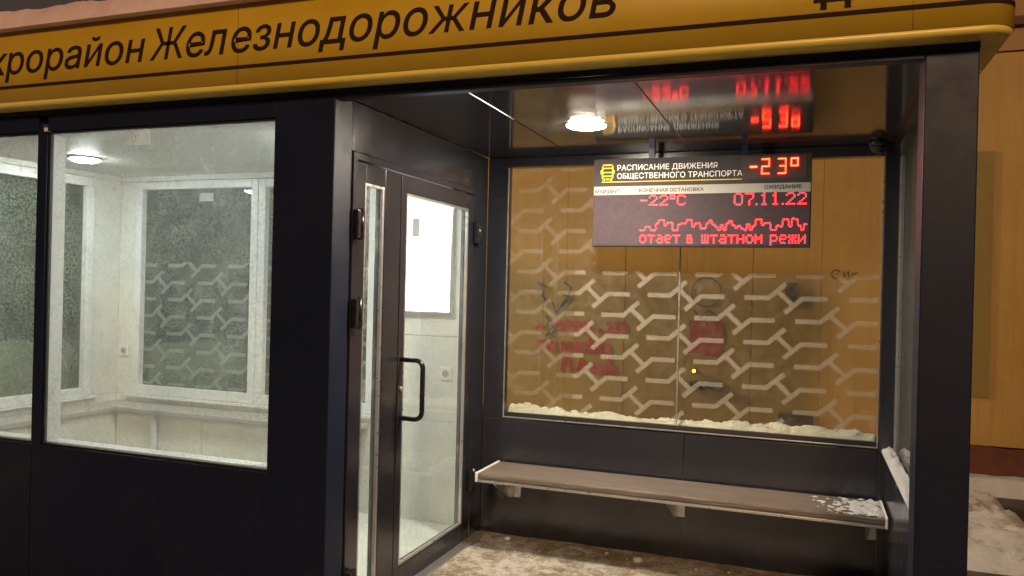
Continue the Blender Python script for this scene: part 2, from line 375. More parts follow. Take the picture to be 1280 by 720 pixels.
for st_ in [[(0, 1), (.15, .7), (.05, .4), (.4, 0), (.3, -.5)], [(0, .9), (.5, .7)], [(1.6, 1), (2.0, .7), (1.9, .3), (1.4, -.4)], [(1.5, .3), (2.0, .1)], [(.9, -.2), (1.1, -.8), (1.5, -.4), (1.9, .1)],
            [(.5, -1), (.9, -1.6), (.5, -2.2), (1.2, -1.8), (.6, -1.5)]]:
    dk = MB(); script(dk, [st_], -2.40, 1.40, .16, .016, yp-.006); dk.build('scribble_stroke', 'paint_dark', bw)
k2 = MB(); script(k2, [circ(0, 0, .5, 0, 350, 14), [(-.4, -.6), (-.2, -.9), (.1, -.6), (.5, -.9)]], -.84, 1.50, .26, .010, yp-.004)
k2.build('pen_marks', 'paint_dark', bw); k2 = MB()
script(k2, [circ(0, 0, .3, 40, 320, 8), [(.5, .2), (.5, -.2), (.8, .2), (.8, -.2)], [(1.0, 0), (1.4, .1)]], .22, 1.68, .12, .008, yp-.004)
k2.build('pen_marks', 'paint_dark', bw)
def rag(mb, x0, x1, z0, z1, y, j=.012, n=9, th=.004, notch=0):
    p = []
    for i in range(n+1): p.append((x0+(x1-x0)*i/n, y, z0+random.uniform(-j, j)))
    for i in range(1, n): p.append((x1+random.uniform(-j, j)*.5, y, z0+(z1-z0)*i/n))
    for i in range(n+1): p.append((x1-(x1-x0)*i/n, y, z1+random.uniform(-j, j)*.3-(notch if i == n//2 else 0)))
    for i in range(1, n): p.append((x0+random.uniform(-j, j)*.5, y, z1-(z1-z0)*i/n))
    mb.prism(p, (0, -th, 0)); return mb
rag(MB(), -.985, -.69, .95, 1.245, yp-.003, notch=.05).build('poster', 'red_sheet', bw)
rag(MB(), -.96, -.68, .645, .715, yp-.01, .018, th=.05).build('bracket', 'plastic_black', bw)
MB().prism([(-.18, yp, 1.60), (-.09, yp, 1.60), (-.085, yp, 1.46), (-.125, yp, 1.415), (-.178, yp, 1.47)], (0, -.03, 0)).build('cable_outlet', 'vent', bw)
mb = MB(); mb.frame('y', yp-.03, yp-.002, -.21, .07, .335, .485, .018); mb.box(-.19, .05, yp-.012, yp-.003, .354, .466); 
for i in range(3): mb.box(-.188, .048, yp-.024, yp-.013, .37+i*.034, .382+i*.034)
mb.build('vent_grille', 'vent', bw)
rag(MB(), 1.06, 1.36, .72, 2.67, yp-.003, .010, 8).build('olive_patch', 'patch_olive', bw)  # thin upright olive patch with ragged edges

# snow outside right: bank in front of the plinth
def hb(x, y):
    if y > 6.98: return .02+.10*min(1, (y-6.98)/.06)+.012*N(x, y, 6)
    xe = 1.40+.05*N(x, y, 3)-max(0, y-6.0)*.14
    e = min(1, max(0, (y-5.02)/.12))*min(1, max(0, (x-.60)/.15))*min(1, max(0, (xe-x)/.12))*min(1, max(0, (6.9-y)/.3))
    return -.012+e*(.125+.055*N(x, y, 1.8)+.030*N(x, y, 6)+.012*N(x, y, 19))
heap('snow_bank', .6, 5.2, 4.9, 7.2, 230, 120, hb, 'snow_dirty', label='dirty trampled snow heaped on the ground between shelter and ochre wall', cat='snow', kind='stuff')
heap('snow_bank', -9, -4.72, 2.0, 9.0, 70, 70, lambda x, y: -.02+max(0, min(1, (-4.72-x)/.9))*(.62+.22*N(x, y, .9)+.05*N(x, y, 4)), 'snow', label='snow bank outside the left side window of the waiting room', cat='snow', kind='stuff')
heap('snow_bank', -4.7, .6, 4.50, 7.2, 80, 40, lambda x, y: -.012+.05+.04*N(x, y, 1.7)+.012*N(x, y, 8), 'snow', label='low snow between the shelter back and the ochre wall', cat='snow', kind='stuff')

# ------------------------------------------------------------------ the shelter
sh = root('bus_shelter', (-2.05, 3.5, 0), 'dark metal bus shelter with heated glazed room and open bay under yellow name band', 'bus shelter')
LX = -4.62
# front posts, header, lower panels
B('post', 'metal', sh, -2.033, -1.752, F, F+.125, .0, 2.24, .004)
B('post', 'metal', sh, .317, .462, F, F+.14, .0, 2.24, .004)
B('post', 'metal', sh, -3.341, -3.285, F, F+.06, .70, 2.165, .003)
B('post', 'metal', sh, LX, LX+.12, F, F+.12, .0, 2.24, .004)
B('header_beam', 'metal', sh, LX-.001, .463, F-.003, F+.06, 2.2405, 2.262, .002)
B('header_beam', 'metal', sh, -3.284, -2.0335, F+.002, F+.06, 2.165, 2.2395, .002)
B('header_beam', 'metal', sh, LX+.1205, -3.3415, F+.002, F+.06, 2.165, 2.2395, .002)
B('header_beam', 'metal', sh, -1.7515, .3165, F-.001, F+.045, 2.222, 2.2395, .002)
for x0, x1 in ((-4.499, -3.343), (-3.338, -2.0345)):
    B('wall_panel', 'metal', sh, x0, x1, F+.004, F+.05, .0, .726, .003)
# front windows
def front_window(x0, x1):
    fr = MB().frame('y', F+.012, F+.03, x0, x1, .728, 2.163, .008, .001).build('window', 'gasket', sh)
    MB().box(x0+.0085, x1-.0085, F+.018, F+.024, .7365, 2.1545).build('glass_pane', 'g_front', fr)
    MB().frame('y', F+.0305, F+.10, x0-.03, x1+.03, .69, 2.19, .034+.002, .004, tb=.052).build('inner_frame', 'white_frame', fr)
    return fr
front_window(-4.499, -3.343)
fw1 = front_window(-3.284, -2.0345)
st = B('sticker', 'sticker', fw1, -2.86+.04, -2.745+.04, F+.0245, F+.0255, 2.085, 2.15, 0)
mb = MB(); mb.tube([(-2.79+.012*math.cos(a), F+.0168, 2.118+.02*math.sin(a)) for a in [k*math.pi/6 for k in range(12)]], .0015, 6); mb.build('sticker_print', 'seat_grey', fw1)
# roof slab, fascia
def rounded(x0, x1, y0, y1, r, z0, z1, mb, inset=0):
    x0 += inset; x1 -= inset; y0 += inset; y1 -= inset; r = max(r-inset, .005); P = []
    for cx, cy, a in ((x1-r, y0+r, -90), (x1-r, y1-r, 0), (x0+r, y1-r, 90), (x0+r, y0+r, 180)):
        for k in range(9): t = math.radians(a+90*k/8); P.append((cx+r*math.cos(t), cy+r*math.sin(t), z0))
    A = [mb.bm.verts.new(p) for p in P]; Bv = [mb.bm.verts.new((p[0], p[1], z1)) for p in P]; n = len(P)
    for i in range(n): f = mb.bm.faces.new((A[i], A[(i+1) % n], Bv[(i+1) % n], Bv[i])); f.smooth = True
    mb.bm.faces.new(A[::-1]); mb.bm.faces.new(Bv); return mb
FX0, FX1, FY0, FY1 = LX-.09, .545, 2.60, 4.50
rounded(FX0, FX1, FY0, FY1, .085, 2.2825, 2.60, MB()).build('fascia', 'yellow', sh)
mb = MB(); rounded(FX0, FX1, FY0, FY1, .085, 2.2622, 2.2822, mb, .0015)
for v in mb.bm.verts:
    if v.co.z < 2.27: v.co.y += .014 if v.co.y < 3.5 else -.014; v.co.x += -.014 if v.co.x > -2 else .014
mb.build('soffit_trim', 'yellow_light', sh)
def stripe():
    mb = MB(); r = .085; P = [(FX0+.1, FY0-.001), (FX1-r, FY0-.001)]
    P += [(FX1-r+(r+.001)*math.cos(math.radians(t)), FY0+r+(r+.001)*math.sin(math.radians(t))) for t in range(-80, 1, 10)]+[(FX1+.001, FY1-.2)]
    A = [mb.bm.verts.new((x, y, 2.342)) for x, y in P]; C = [mb.bm.verts.new((x, y, 2.357)) for x, y in P]
    for i in range(len(P)-1): mb.bm.faces.new((A[i], A[i+1], C[i+1], C[i])).smooth = True
    return mb.build('stripe', 'letter', sh)
stripe()
for x in (-2.15, .27): B('seam_strip', 'letter', sh, x, x+.0012, FY0-.0008, FY0+.002, 2.284, 2.598, 0)
def glyph(t_, off=0):
    cu = bpy.data.curves.new('letter', 'FONT'); cu.body = t_; cu.size = 1; cu.extrude = .5; cu.resolution_u = 3; cu.offset = off
    ob = bpy.data.objects.new('letter', cu); COL.objects.link(ob)
    me = bpy.data.meshes.new_from_object(ob.evaluated_get(bpy.context.evaluated_depsgraph_get()))
    bpy.data.objects.remove(ob); bpy.data.curves.remove(cu)
    P = [v.co.copy() for v in me.vertices]; Q = [tuple(p.vertices) for p in me.polygons]; bpy.data.meshes.remove(me); return P, Q
def italic_word(txt, x0, x1, z, h, y, shear=.20, bold=.007, depth=.0015):
    capH = max(p.y for p in glyph('Н')[0]); Iw = min(p.x for p in glyph('I')[0]); adv = []
    for c in txt: adv.append(min(p.x for p in glyph('I' if False else c+'I')[0] if p.x > -9) and (max(p.x for p in glyph(c+'I')[0])-max(p.x for p in glyph('I')[0])))
    tot = sum(adv)-.08; sz = h/capH; sx = (x1-x0)/tot; cx = -.06
    for c, a in zip(txt, adv):
        mb = MB()
        if c in 'ний':
            W = a; st = .098
            bars_ = [(.072, .072+st, 0, .545), (W-.072-st, W-.072, 0, .545)]
            tr_ = lambda px_, pz_: (x0+(cx+px_)*sx+shear*pz_*sz, pz_*sz+z)
            for (a0, a1, b0, b1) in bars_:
                q = [tr_(a0, b0), tr_(a1, b0), tr_(a1, b1), tr_(a0, b1)]; mb.prism([(u, y, v) for u, v in q], (0, -depth, 0))
            if c == 'н': q = [tr_(.072+st, .235), tr_(W-.072-st, .235), tr_(W-.072-st, .325), tr_(.072+st, .325)]
            else: q = [tr_(.072+st, .02), tr_(W-.072-st, .40), tr_(W-.072-st, .525), tr_(.072+st, .145)]
            mb.prism([(u, y, v) for u, v in q], (0, -depth, 0))
            if c == 'й':
                bp = [(W/2-.12, .74), (W/2-.10, .66), (W/2, .63), (W/2+.10, .66), (W/2+.12, .74)]
                lo_ = [tr_(W/2+(u-W/2)*.58, .05*(v > .7)+.66 if v > .65 else .69) for u, v in bp]; hi_ = [tr_(u, v-.02) for u, v in bp]
                lo_ = [tr_(W/2+(u-W/2)*.55, (.72 if v > .7 else .705 if v > .64 else .69)) for u, v in bp]
                mb.prism([(u, y, v) for u, v in hi_+lo_[::-1]], (0, -depth, 0))
            bmesh.ops.remove_doubles(mb.bm, verts=mb.bm.verts, dist=1e-6)
        else:
            P, Q = glyph(c, bold if c not in 'Жж' else 0)
            vs = [mb.bm.verts.new((x0+(cx+p.x)*sx+shear*p.y*sz, y-(p.z+.5)*depth, z+p.y*sz)) for p in P]
            for q in Q:
                try: mb.bm.faces.new([vs[i] for i in q])
                except ValueError: pass
        mb.build('letter', 'letter', sh); cx += a
italic_word('Микрорайон', -3.83, -2.632, 2.409, .128, FY0-.0005)
italic_word('Жел', -2.590, -2.212, 2.409, .131, FY0-.0005)
italic_word('езнодорожников', -2.185, -.620, 2.409, .131, FY0-.0005)
mb = MB(); yy = FY0-.0005
mb.prism([(-.004, yy, 2.388), (.118, yy, 2.388), (.118, yy, 2.53), (.105, yy, 2.55), (.009, yy, 2.55), (-.004, yy, 2.53)], (0, -.0012, 0))
for x in (.016, .084): mb.box(x, x+.018, yy-.0012, yy, 2.366, 2.3875)
mb.build('bus_emblem', 'letter', sh)
mb = MB(); mb.box(.012, .102, yy-.0022, yy-.0013, 2.455, 2.525)
for x in (.012, .084): mb.cyl((x+.009, yy-.0022, 2.42), (x+.009, yy-.0013, 2.42), .009, 12)
mb.build('bus_emblem_cutout', 'yellow', sh)

# open bay: side wall with the doors (X = SW)
B('side_wall', 'metal_gloss', sh, SW-.05, SW, F+.1265, 2.838, .0, 2.248, .002)
B('side_wall', 'metal_gloss', sh, SW-.05, SW, 2.84, 3.909, 2.046, 2.248, .002)
B('side_wall', 'metal_gloss', sh, SW-.05, SW, 3.911, BK-.001, 2.046, 2.248, .002)
B('side_wall', 'metal_gloss', sh, SW-.05, SW, 4.166, BK-.001, .0, 2.044, .002)
B('room_lining', 'white_wall', sh, SW-.10, SW-.0525, F+.13, 2.84, .0, 2.24, 0)
B('room_lining', 'white_wall', sh, SW-.10, SW-.0525, 4.166, BK-.03, .0, 2.24, 0)
B('room_lining', 'white_wall', sh, SW-.10, SW-.0525, 2.842, 4.164, 2.048, 2.24, 0)
df = MB().frame('x', SW-.06, SW+.008, 2.842, 4.163, .04, 2.043, .03, .003, tb=.04).build('door_frame', 'metal_gloss', sh)
def leaf(y0, y1, gy0, gy1):
    mb = MB(); z0, z1, g0, g1 = .084, 2.009, .189, 1.928; a, b = SW-.045, SW+.004
    mb.box(a, b, y0, gy0, z0, z1, .004).box(a, b, gy1, y1, z0, z1, .004).box(a, b, gy0+.0005, gy1-.0005, z0, g0, .004).box(a, b, gy0+.0005, gy1-.0005, g1, z1, .004)
    d = mb.build('door', 'metal_gloss', sh)
    MB().box(SW-.022, SW-.016, gy0+.001, gy1-.001, g0+.001, g1-.001).build('glass_pane', 'g_door', d)
    MB().frame('x', SW-.015, SW+.001, gy0+.001, gy1-.001, g0+.001, g1-.001, .012, .002).build('glazing_bead', 'alu', d)
    return d
d1 = leaf(2.874, 3.258, 2.945, 3.112)
d2 = leaf(3.264, 4.130, 3.318, 4.046)
hp = []
xh = SW+.004; hy = 3.292; HX = SW+.118
for k in range(7): t_ = math.radians(90*k/6); hp.append((HX-.035+.035*math.sin(t_), hy, 1.155-.035+.035*math.cos(t_)))
hp = [(xh-.01, hy, 1.155)]+hp
for k in range(7): t_ = math.radians(90*k/6); hp.append((HX-.035+.035*math.cos(t_), hy, .885+.035-.035*math.sin(t_)))
hp.append((xh-.01, hy, .885))
MB().tube(hp, .0115, 14).build('handle', 'plastic_black', d2)
MB().cyl((xh, 3.296, 1.02), (xh+.008, 3.296, 1.02), .011).build('lock', 'alu', d2)
def hinge(door, y, z):
    mb = MB(); mb.box(SW+.009, SW+.035, y-.028, y+.028, z-.06, z+.06, .005); mb.cyl((SW+.03, y+.004, z-.065), (SW+.03, y+.004, z+.065), .011); return mb.build('hinge', 'plastic_black', door)
for z in (1.745, 1.38, .26): hinge(d1, 2.868, z)
for z in (1.80, .42): hinge(d2, 4.128, z)
MB().box(SW-.06, SW+.06, 2.80, 4.27, .07, .092, .003).build('threshold', 'alu', sh)

# back wall of the bay (Y = BK) and its glazing
B('wall_panel', 'metal_gloss', sh, SW+.001, -.602, BK, BK+.06, .0, .742, .002)
B('wall_panel', 'metal_gloss', sh, -.598, .34, BK, BK+.06, .0, .742, .002)
B('post', 'metal_gloss', sh, SW+.001, -1.637, BK, BK+.07, .744, 2.249, .003)
B('post', 'metal_gloss', sh, .342, .462, BK-.02, BK+.09, .0, 2.249, .004)
B('header_beam', 'metal_gloss', sh, -1.635, .340, BK, BK+.07, 2.194, 2.249, .003)
B('sill', 'metal_gloss', sh, -1.635, .340, BK+.002, BK+.16, .7445, .752, .001)
mb = MB(); mb.box(-1.634, .339, BK-.006, BK+.004, .7525, .758, .001); mb.box(-1.634, -1.629, BK-.006, BK+.004, .759, 2.19, .001); mb.box(.334, .339, BK-.006, BK+.004, .759, 2.19, .001)
mb.build('glazing_bead', 'alu', sh)
mb = MB(); mb.box(-1.634, .339, BK+.02, BK+.05, .753, .779, .001); mb.build('gasket', 'gasket', sh)
panes = []
for x0, x1 in ((-1.627, -.650), (-.644, .332)):
    g = MB().box(x0, x1, BK+.026, BK+.034, .7795, 2.1925).build('glass_pane', 'g_back', sh); panes.append((g, x0, x1))
MB().box(-.6505, -.6435, BK+.022, BK+.038, .78, 2.19, .002).build('glass_joint', 'alu', sh)

# tyre tread print on the glass
def clip(poly, ax, val, keep_less):
    o = []; n = len(poly)
    for i in range(n):
        a, b = poly[i], poly[(i+1) % n]; ia = (a[ax] <= val) == keep_less; ib = (b[ax] <= val) == keep_less
        if ia: o.append(a)
        if ia != ib: t = (val-a[ax])/(b[ax]-a[ax]); o.append((a[0]+(b[0]-a[0])*t, a[1]+(b[1]-a[1])*t))
    return o
def thick(a, b, wd, ca=0, cb=0):
    dx, dz = b[0]-a[0], b[1]-a[1]; l = math.hypot(dx, dz); nx, nz = -dz/l*wd/2, dx/l*wd/2; ex, ez = dx/l, dz/l
    a = (a[0]-ex*ca, a[1]-ez*ca); b = (b[0]+ex*cb, b[1]+ez*cb)
    return [(a[0]+nx, a[1]+nz), (b[0]+nx, b[1]+nz), (b[0]-nx, b[1]-nz), (a[0]-nx, a[1]-nz)]
def joined(pts, wd):
    """one mitred outline along a bent bar"""
    n = len(pts); Lf = []; Rt = []
    for i in range(n):
        d0 = Vector(pts[i])-Vector(pts[i-1]) if i else Vector(pts[1])-Vector(pts[0])
        d1 = Vector(pts[i+1])-Vector(pts[i]) if i < n-1 else d0
        d0 = d0.normalized(); d1 = d1.normalized(); t = (d0+d1).normalized(); nn = Vector((-t.y, t.x)); k = wd/2/max(.3, nn.dot(Vector((-d0.y, d0.x))))
        Lf.append(tuple(Vector(pts[i])+nn*k)); Rt.append(tuple(Vector(pts[i])-nn*k))
    return [[Lf[i], Lf[i+1], Rt[i+1], Rt[i]] for i in range(n-1)]
def tread(xa, xb, za, ztop, y, parent, m='tread', cx=-.107, cz=1.478):
    mb = MB(); wd = .0242; sx, sz = .00138, .00140; DX, DZ = .2535, .2325
    for i in range(-22, 6):
        for j in range(-6, 7):
            ux = cx+i*DX; uz = cz+j*DZ-(DZ/2 if i % 2 else 0)
            if ux < xa-.3 or ux > xb+.3 or uz < za-.2 or uz > ztop+.2: continue
            q = lambda x, z: (ux+x*sx, uz+z*sz)
            polys = joined([q(-148, 0), q(-60, 0), q(2, 54)], wd)+joined([q(-2, -54), q(60, 0), q(148, 0)], wd)+[thick(q(-24, 22), q(24, -22), wd)]
            for p in polys:
                for ax, v, less in ((0, xa, False), (0, xb, True), (1, za, False), (1, ztop, True)):
                    p = clip(p, ax, v, less)
                    if len(p) < 3: break
                if len(p) < 3: continue
                vs = [mb.bm.verts.new((a, y, b)) for a, b in p]
                mb.bm.faces.new(vs)
    return mb.build('tread_print', m, parent, kind='stuff')
tread(-1.23, -.652, .80, 1.605, BK+.0245, panes[0][0])
tread(-1.23, -1.11, 1.606, 2.185, BK+.0245, panes[0][0], 'tread_faint')
tread(-1.625, -1.231, .80, 2.185, BK+.0245, panes[0][0], 'tread_faint')
tread(-.642, .33, .80, 1.605, BK+.0245, panes[1][0])

# right wall
B('wall_panel', 'metal_gloss', sh, RW, RW+.06, F+.1405, BK-.0205, .0, .735, .002)
B('sill', 'metal', sh, RW-.004, RW+.075, F+.1405, BK-.0205, .7355, .745, .002)
B('header_beam', 'metal_gloss', sh, RW, RW+.08, F+.1405, BK-.0205, 2.19, 2.249, .002)
MB().box(.418, .426, F+.142, BK-.022, .7455, 2.189).build('glass_pane', 'g_side', sh)
B('glazing_bead', 'alu', sh, .408, .4175, BK-.036, BK-.0215, .746, 2.188, .001)
# ceiling of the bay
for x0, x1 in ((SW+.001, -1.254), (-1.246, -.604), (-.596, .374)):
    B('ceiling_panel', 'ceil', sh, x0, x1, F+.0455, BK+.07, 2.2505, 2.2615, .001)
B('ceiling_joint', 'alu', sh, -1.2535, -1.2465, F+.047, 3.35, 2.2495, 2.26, .001)
B('ceiling_panel', 'ceil', sh, .3745, .47, F+.062, BK+.07, 2.2505, 2.2615, .001)
# heated room
B('room_ceiling', 'room_ceil', sh, LX+.11, SW-.1005, F+.062, BK-.03, 2.205, 2.235, 0)
B('room_floor', 'white_wall', sh, LX+.11, SW-.062, F+.0505, BK-.03, .0, .1, 0)
B('side_wall', 'metal', sh, LX, LX+.05, F+.1205, BK-.0205, .0, .70, .002)
B('side_wall', 'metal', sh, LX, LX+.05, F+.1205, BK-.0205, 2.15, 2.24, .002)
B('side_wall', 'metal', sh, LX, LX+.05, 3.995, BK-.0205, .702, 2.148, .002)
B('room_lining', 'white_wall', sh, LX+.051, LX+.11, F+.1205, BK-.0305, .1005, .70, .001)
B('room_lining', 'white_wall', sh, LX+.051, LX+.11, F+.1205, BK-.0305, 2.17, 2.2045, .001)
B('room_lining', 'white_wall', sh, LX+.051, LX+.11, 4.06, BK-.0305, .702, 2.168, .001)
sw = MB().frame('x', LX+.052, LX+.13, 2.82, 4.058, .705, 2.165, .06, .004).build('window', 'white_frame', sh)
MB().box(LX+.08, LX+.088, 2.879, 3.999, .764, 2.106).build('glass_pane', 'g_room', sw)
B('sill', 'white_frame', sh, LX+.1105, LX+.14, 2.83, 4.10, .69, .7035, .002)
# rear wall of the room
RB = BK-.03
B('wall_panel', 'metal', sh, LX, SW, BK+.03, BK+.07, .0, .735, .002)
B('room_lining', 'white_wall', sh, LX+.11, SW-.1005, RB, BK+.029, .1005, .70, .001)
B('room_lining', 'white_wall', sh, LX+.11, SW-.1005, RB, BK+.029, 2.17, 2.2045, .001)
B('room_lining', 'white_wall', sh, LX+.11, -4.372, RB, BK+.029, .702, 2.168, .001)
B('room_lining', 'white_wall', sh, -2.47, SW-.1005, RB, BK+.029, 1.203, 2.168, .001)
B('room_lining', 'white_wall', sh, -2.47, SW-.1005, RB, BK+.029, .702, 1.2, .001)
for k, (x0, x1) in enumerate(((-4.370, -3.352), (-3.348, -2.472))):
    wn = MB().frame('y', RB-.005, BK+.06, x0, x1, .705, 2.166, .054, .004, tb=.062).build('window', 'white_frame', sh)
    g = MB().box(x0+.055, x1-.055, BK+.006, BK+.012, .768, 2.111).build('glass_pane', 'g_room', wn)
    tread(x0+.06, x1-.06, .775, 1.62, BK+.0045, g, 'tread_room')
    if k == 0: B('sticker', 'sticker', wn, -3.86+.0, -3.745, BK+.004, BK+.0055, 2.03, 2.085, 0)
B('sill', 'white_frame', sh, -4.42, -2.46, RB-.03, RB-.0055, .685, .7035, .002)

# ------------------------------------------------------------------ things
# roof snow
def rs(x, y):
    e = min(1, max(0, (y-2.555)/.05)); k = min(1, max(0, (x+4.75)/.1)); q = min(1, max(0, (-1.2-x)/1.2))
    return 2.601+(e**.5)*(.060+.035*q+.018*N(x, y, 2.2)+.010*N(x, y, 11))
heap('roof_snow', -4.68, .5, 2.555, 4.45, 260, 50, rs, 'snow_roof', base=2.6005, label='lumpy snow lying along the roof edge above the yellow name band', cat='snow', kind='stuff')
def ss(x, y):
    e = 1-abs((y-4.43)/.075)**3; h = .034+.018*(.5+.5*math.sin(x*2.2+1.0))-.012*max(0, x+.3)/.6+.034*N(x, y, 3.1)+.020*N(x, y, 15)+.010*N(x, y, 40)
    return .753+max(.0, e)*max(.02, h+.012)
heap('sill_snow', -1.62, .33, 4.358, 4.50, 200, 16, ss, 'snow', base=.7525, label='ridge of snow on the outer sill behind the patterned rear glass', cat='snow', kind='stuff')
def s3(x, y):
    e = 1-abs((x-.383)/.030)**4; return .7455+max(0, e)*max(.002, .014+.026*N(x, y, 5)+.028*N(x, y, 26))
heap('sill_snow', .354, .412, 3.0, 4.28, 8, 110, s3, 'snow', base=.745, label='narrow strip of snow on the inner sill of the right side glass', cat='snow', kind='stuff')

# bench
bn = root('bench', (-.64, 4.13, FL), 'long grey brown plank bench with aluminium edges fixed under the rear glass', 'bench')
y0, y1, zt = 3.95, 4.29, .503
MB().box(-1.632, .350, y0+.006, y1, zt-.032, zt, .008).build('seat', 'wood', bn)
MB().box(-1.632, .350, y0+.004, y0+.022, zt-.046, zt-.033, .002).build('edge_rail', 'alu', bn)
mb = MB(); mb.box(-1.645, -1.633, y0, y1, zt-.046, zt+.004, .003); mb.build('end_cap', 'white_frame', bn)
mb = MB(); mb.box(.351, .362, y0, y1, zt-.046, zt+.004, .003); mb.build('end_cap', 'white_frame', bn)
def bracket(x):
    mb = MB(); mb.prism([(x, y0+.05, zt-.047), (x, y1+.02, zt-.047), (x, y1+.02, zt-.20), (x, y1-.05, zt-.19), (x, y0+.07, zt-.075)], (.006, 0, 0))
    mb.box(x+.0062, x+.045, y0+.05, y1+.025, zt-.052, zt-.0465, .001); mb.box(x+.0062, x+.05, y1+.018, y1+.026, zt-.20, zt-.053, .001)
    b = mb.build('bracket', 'alu', bn)
    MB().cyl((x+.028, y1+.017, zt-.13), (x+.028, y1+.007, zt-.13), .011, 10).build('bolt', 'alu', b); return b
for x in (-1.56, -.635, .29): bracket(x)
heap('bench_snow', -.12, .349, 3.962, 4.285, 160, 90, lambda x, y: zt-.008+min(1, max(0, (x+.16)/.48))*(.0105+.008*N(x, y, 5)+.016*N(x, y, 28)), 'snow',
     label='thin patch of snow on the right end of the bench', cat='snow', kind='stuff')

# ceiling lamp of the bay
cl = root('ceiling_lamp', (-.964, 3.532, 2.25), 'round glowing white ceiling lamp in the open bay beside the display board', 'lamp')
MB().cyl((-.964, 3.532, 2.2502), (-.964, 3.532, 2.2455), .092, 32).build('lamp_rim', 'lamp_rim', cl)
MB().dome((-.964, 3.532, 2.2453), .088, .013, 32, 6).build('diffuser', 'lamp', cl)
for (x, y, lab) in ((-4.02, 3.55, 'round lit ceiling lamp in the heated room at its left end'), (-2.30, 3.35, 'round lit ceiling lamp in the heated room near the door')):
    rl = root('ceiling_lamp', (x, y, 2.205), lab, 'lamp')
    MB().cyl((x, y, 2.2048), (x, y, 2.195), .09, 32).build('lamp_rim', 'lamp_rim', rl); MB().dome((x, y, 2.1948), .078, .02, 32, 6).build('diffuser', 'lamp_room', rl)

# display board
SY = 4.17; sx0, sx1, sz0, sz1 = -1.090, .006, 1.733, 2.196
db = root('display_board', (-.54, SY+.03, sz0), 'hanging bus timetable board with red LED text and temperature', 'sign')
MB().box(sx0, sx1, SY, SY+.07, sz0, sz1, .004).build('housing', 'sign_body', db)
for x in (-.80, -.33): MB().box(x, x+.03, SY+.02, SY+.05, 2.197, 2.2495).build('mounting_bracket', 'metal', db)
MB().box(sx0+.004, sx1-.004, SY-.002, SY-.0002, 2.005, 2.050).build('column_band', 'band', db)
MB().box(sx0+.006, sx1-.006, SY-.002, SY-.0002, sz0+.008, 2.003).build('led_matrix', 'matrix', db)
yy = SY-.0003
t = MB(); text_mb(t, 'РАСПИСАНИЕ ДВИЖЕНИЯ', -.962, -.445, 2.134, .029, yy); text_mb(t, 'ОБЩЕСТВЕННОГО ТРАНСПОРТА', -.962, -.322, 2.090, .029, yy)
t.build('title_lettering', 'print_white', db)
t = MB(); yb = SY-.0021; text_mb(t, 'МАРШРУТ', -1.078, -.942, 2.013, .021, yb, bold=.014); t.build('column_lettering', 'print_dark', db)
t = MB(); text_mb(t, 'КОНЕЧНАЯ ОСТАНОВКА', -.842, -.510, 2.017, .019, yb, bold=.014); t.build('column_lettering', 'print_dark', db)
t = MB(); text_mb(t, 'ОЖИДАНИЕ', -.215, -.040, 2.022, .019, yb, bold=.014); t.build('column_lettering', 'print_dark', db)
mb = MB(); mb.box(-1.045, -.322, SY-.0012, SY-.0002, 2.072, 2.0755)
# small bus emblem: front view of a bus
def bar(x0, x1, z0, z1): mb.box(x0, x1, SY-.0022, SY-.0013, z0, z1)
ex, ez, ew = -1.045, 2.082, .062
bar(ex+.006, ex+ew-.006, ez+.078, ez+.086); bar(ex, ex+.007, ez+.012, ez+.077); bar(ex+ew-.007, ex+ew, ez+.012, ez+.077)
for q in (.062, .040, .020): bar(ex+.008, ex+ew-.008, ez+q, ez+q+.006)
bar(ex+.006, ex+.018, ez-.002, ez+.011); bar(ex+ew-.018, ex+ew-.006, ez-.002, ez+.011); bar(ex-.007, ex-.001, ez+.035, ez+.055); bar(ex+ew+.001, ex+ew+.007, ez+.035, ez+.055)
bar(ex+.024, ex+ew-.024, ez+.002, ez+.011)
mb.build('bus_emblem', 'print_yellow', db)
MB().box(-.325, -.018, SY-.0015, SY-.0002, 2.075, 2.185).build('digit_glow_back', 'red_back', db)  # added backing plate, red glow of the digits put into its colour
# thin seven-bar digits
def bars(segs, x, z, wd, hh, y, t=.0042):
    mb = MB()
    for (a, b, c, d) in segs:
        X0_, X1_ = sorted((x+a*wd, x+c*wd)); Z0_, Z1_ = sorted((z+b*hh, z+d*hh)); mb.box(X0_-t/2, X1_+t/2, y-.004, y, Z0_-t/2, Z1_+t/2)
    mb.build('temperature_digit', 'led_hot', db)
d2_ = [(0, 1, 1, 1), (1, .52, 1, .97), (0.03, .5, 1, .5), (0, .03, 0, .47), (0.03, 0, 1, 0)]
d3_ = [(0, 1, 1, 1), (1, .53, 1, .97), (.2, .5, .97, .5), (1, .03, 1, .47), (0, 0, .97, 0)]
yt = SY-.0017
bars([(0, 0, 1, 0)], -.282, 2.133, .028, .06, yt, .007); bars(d2_, -.228, 2.098, .034, .072, yt); bars(d3_, -.150, 2.098, .034, .072, yt)
bars([(0, 0, 1, 0), (0, 1, 1, 1), (0, .08, 0, .92), (1, .08, 1, .92)], -.090, 2.134, .030, .036, yt, .0055)
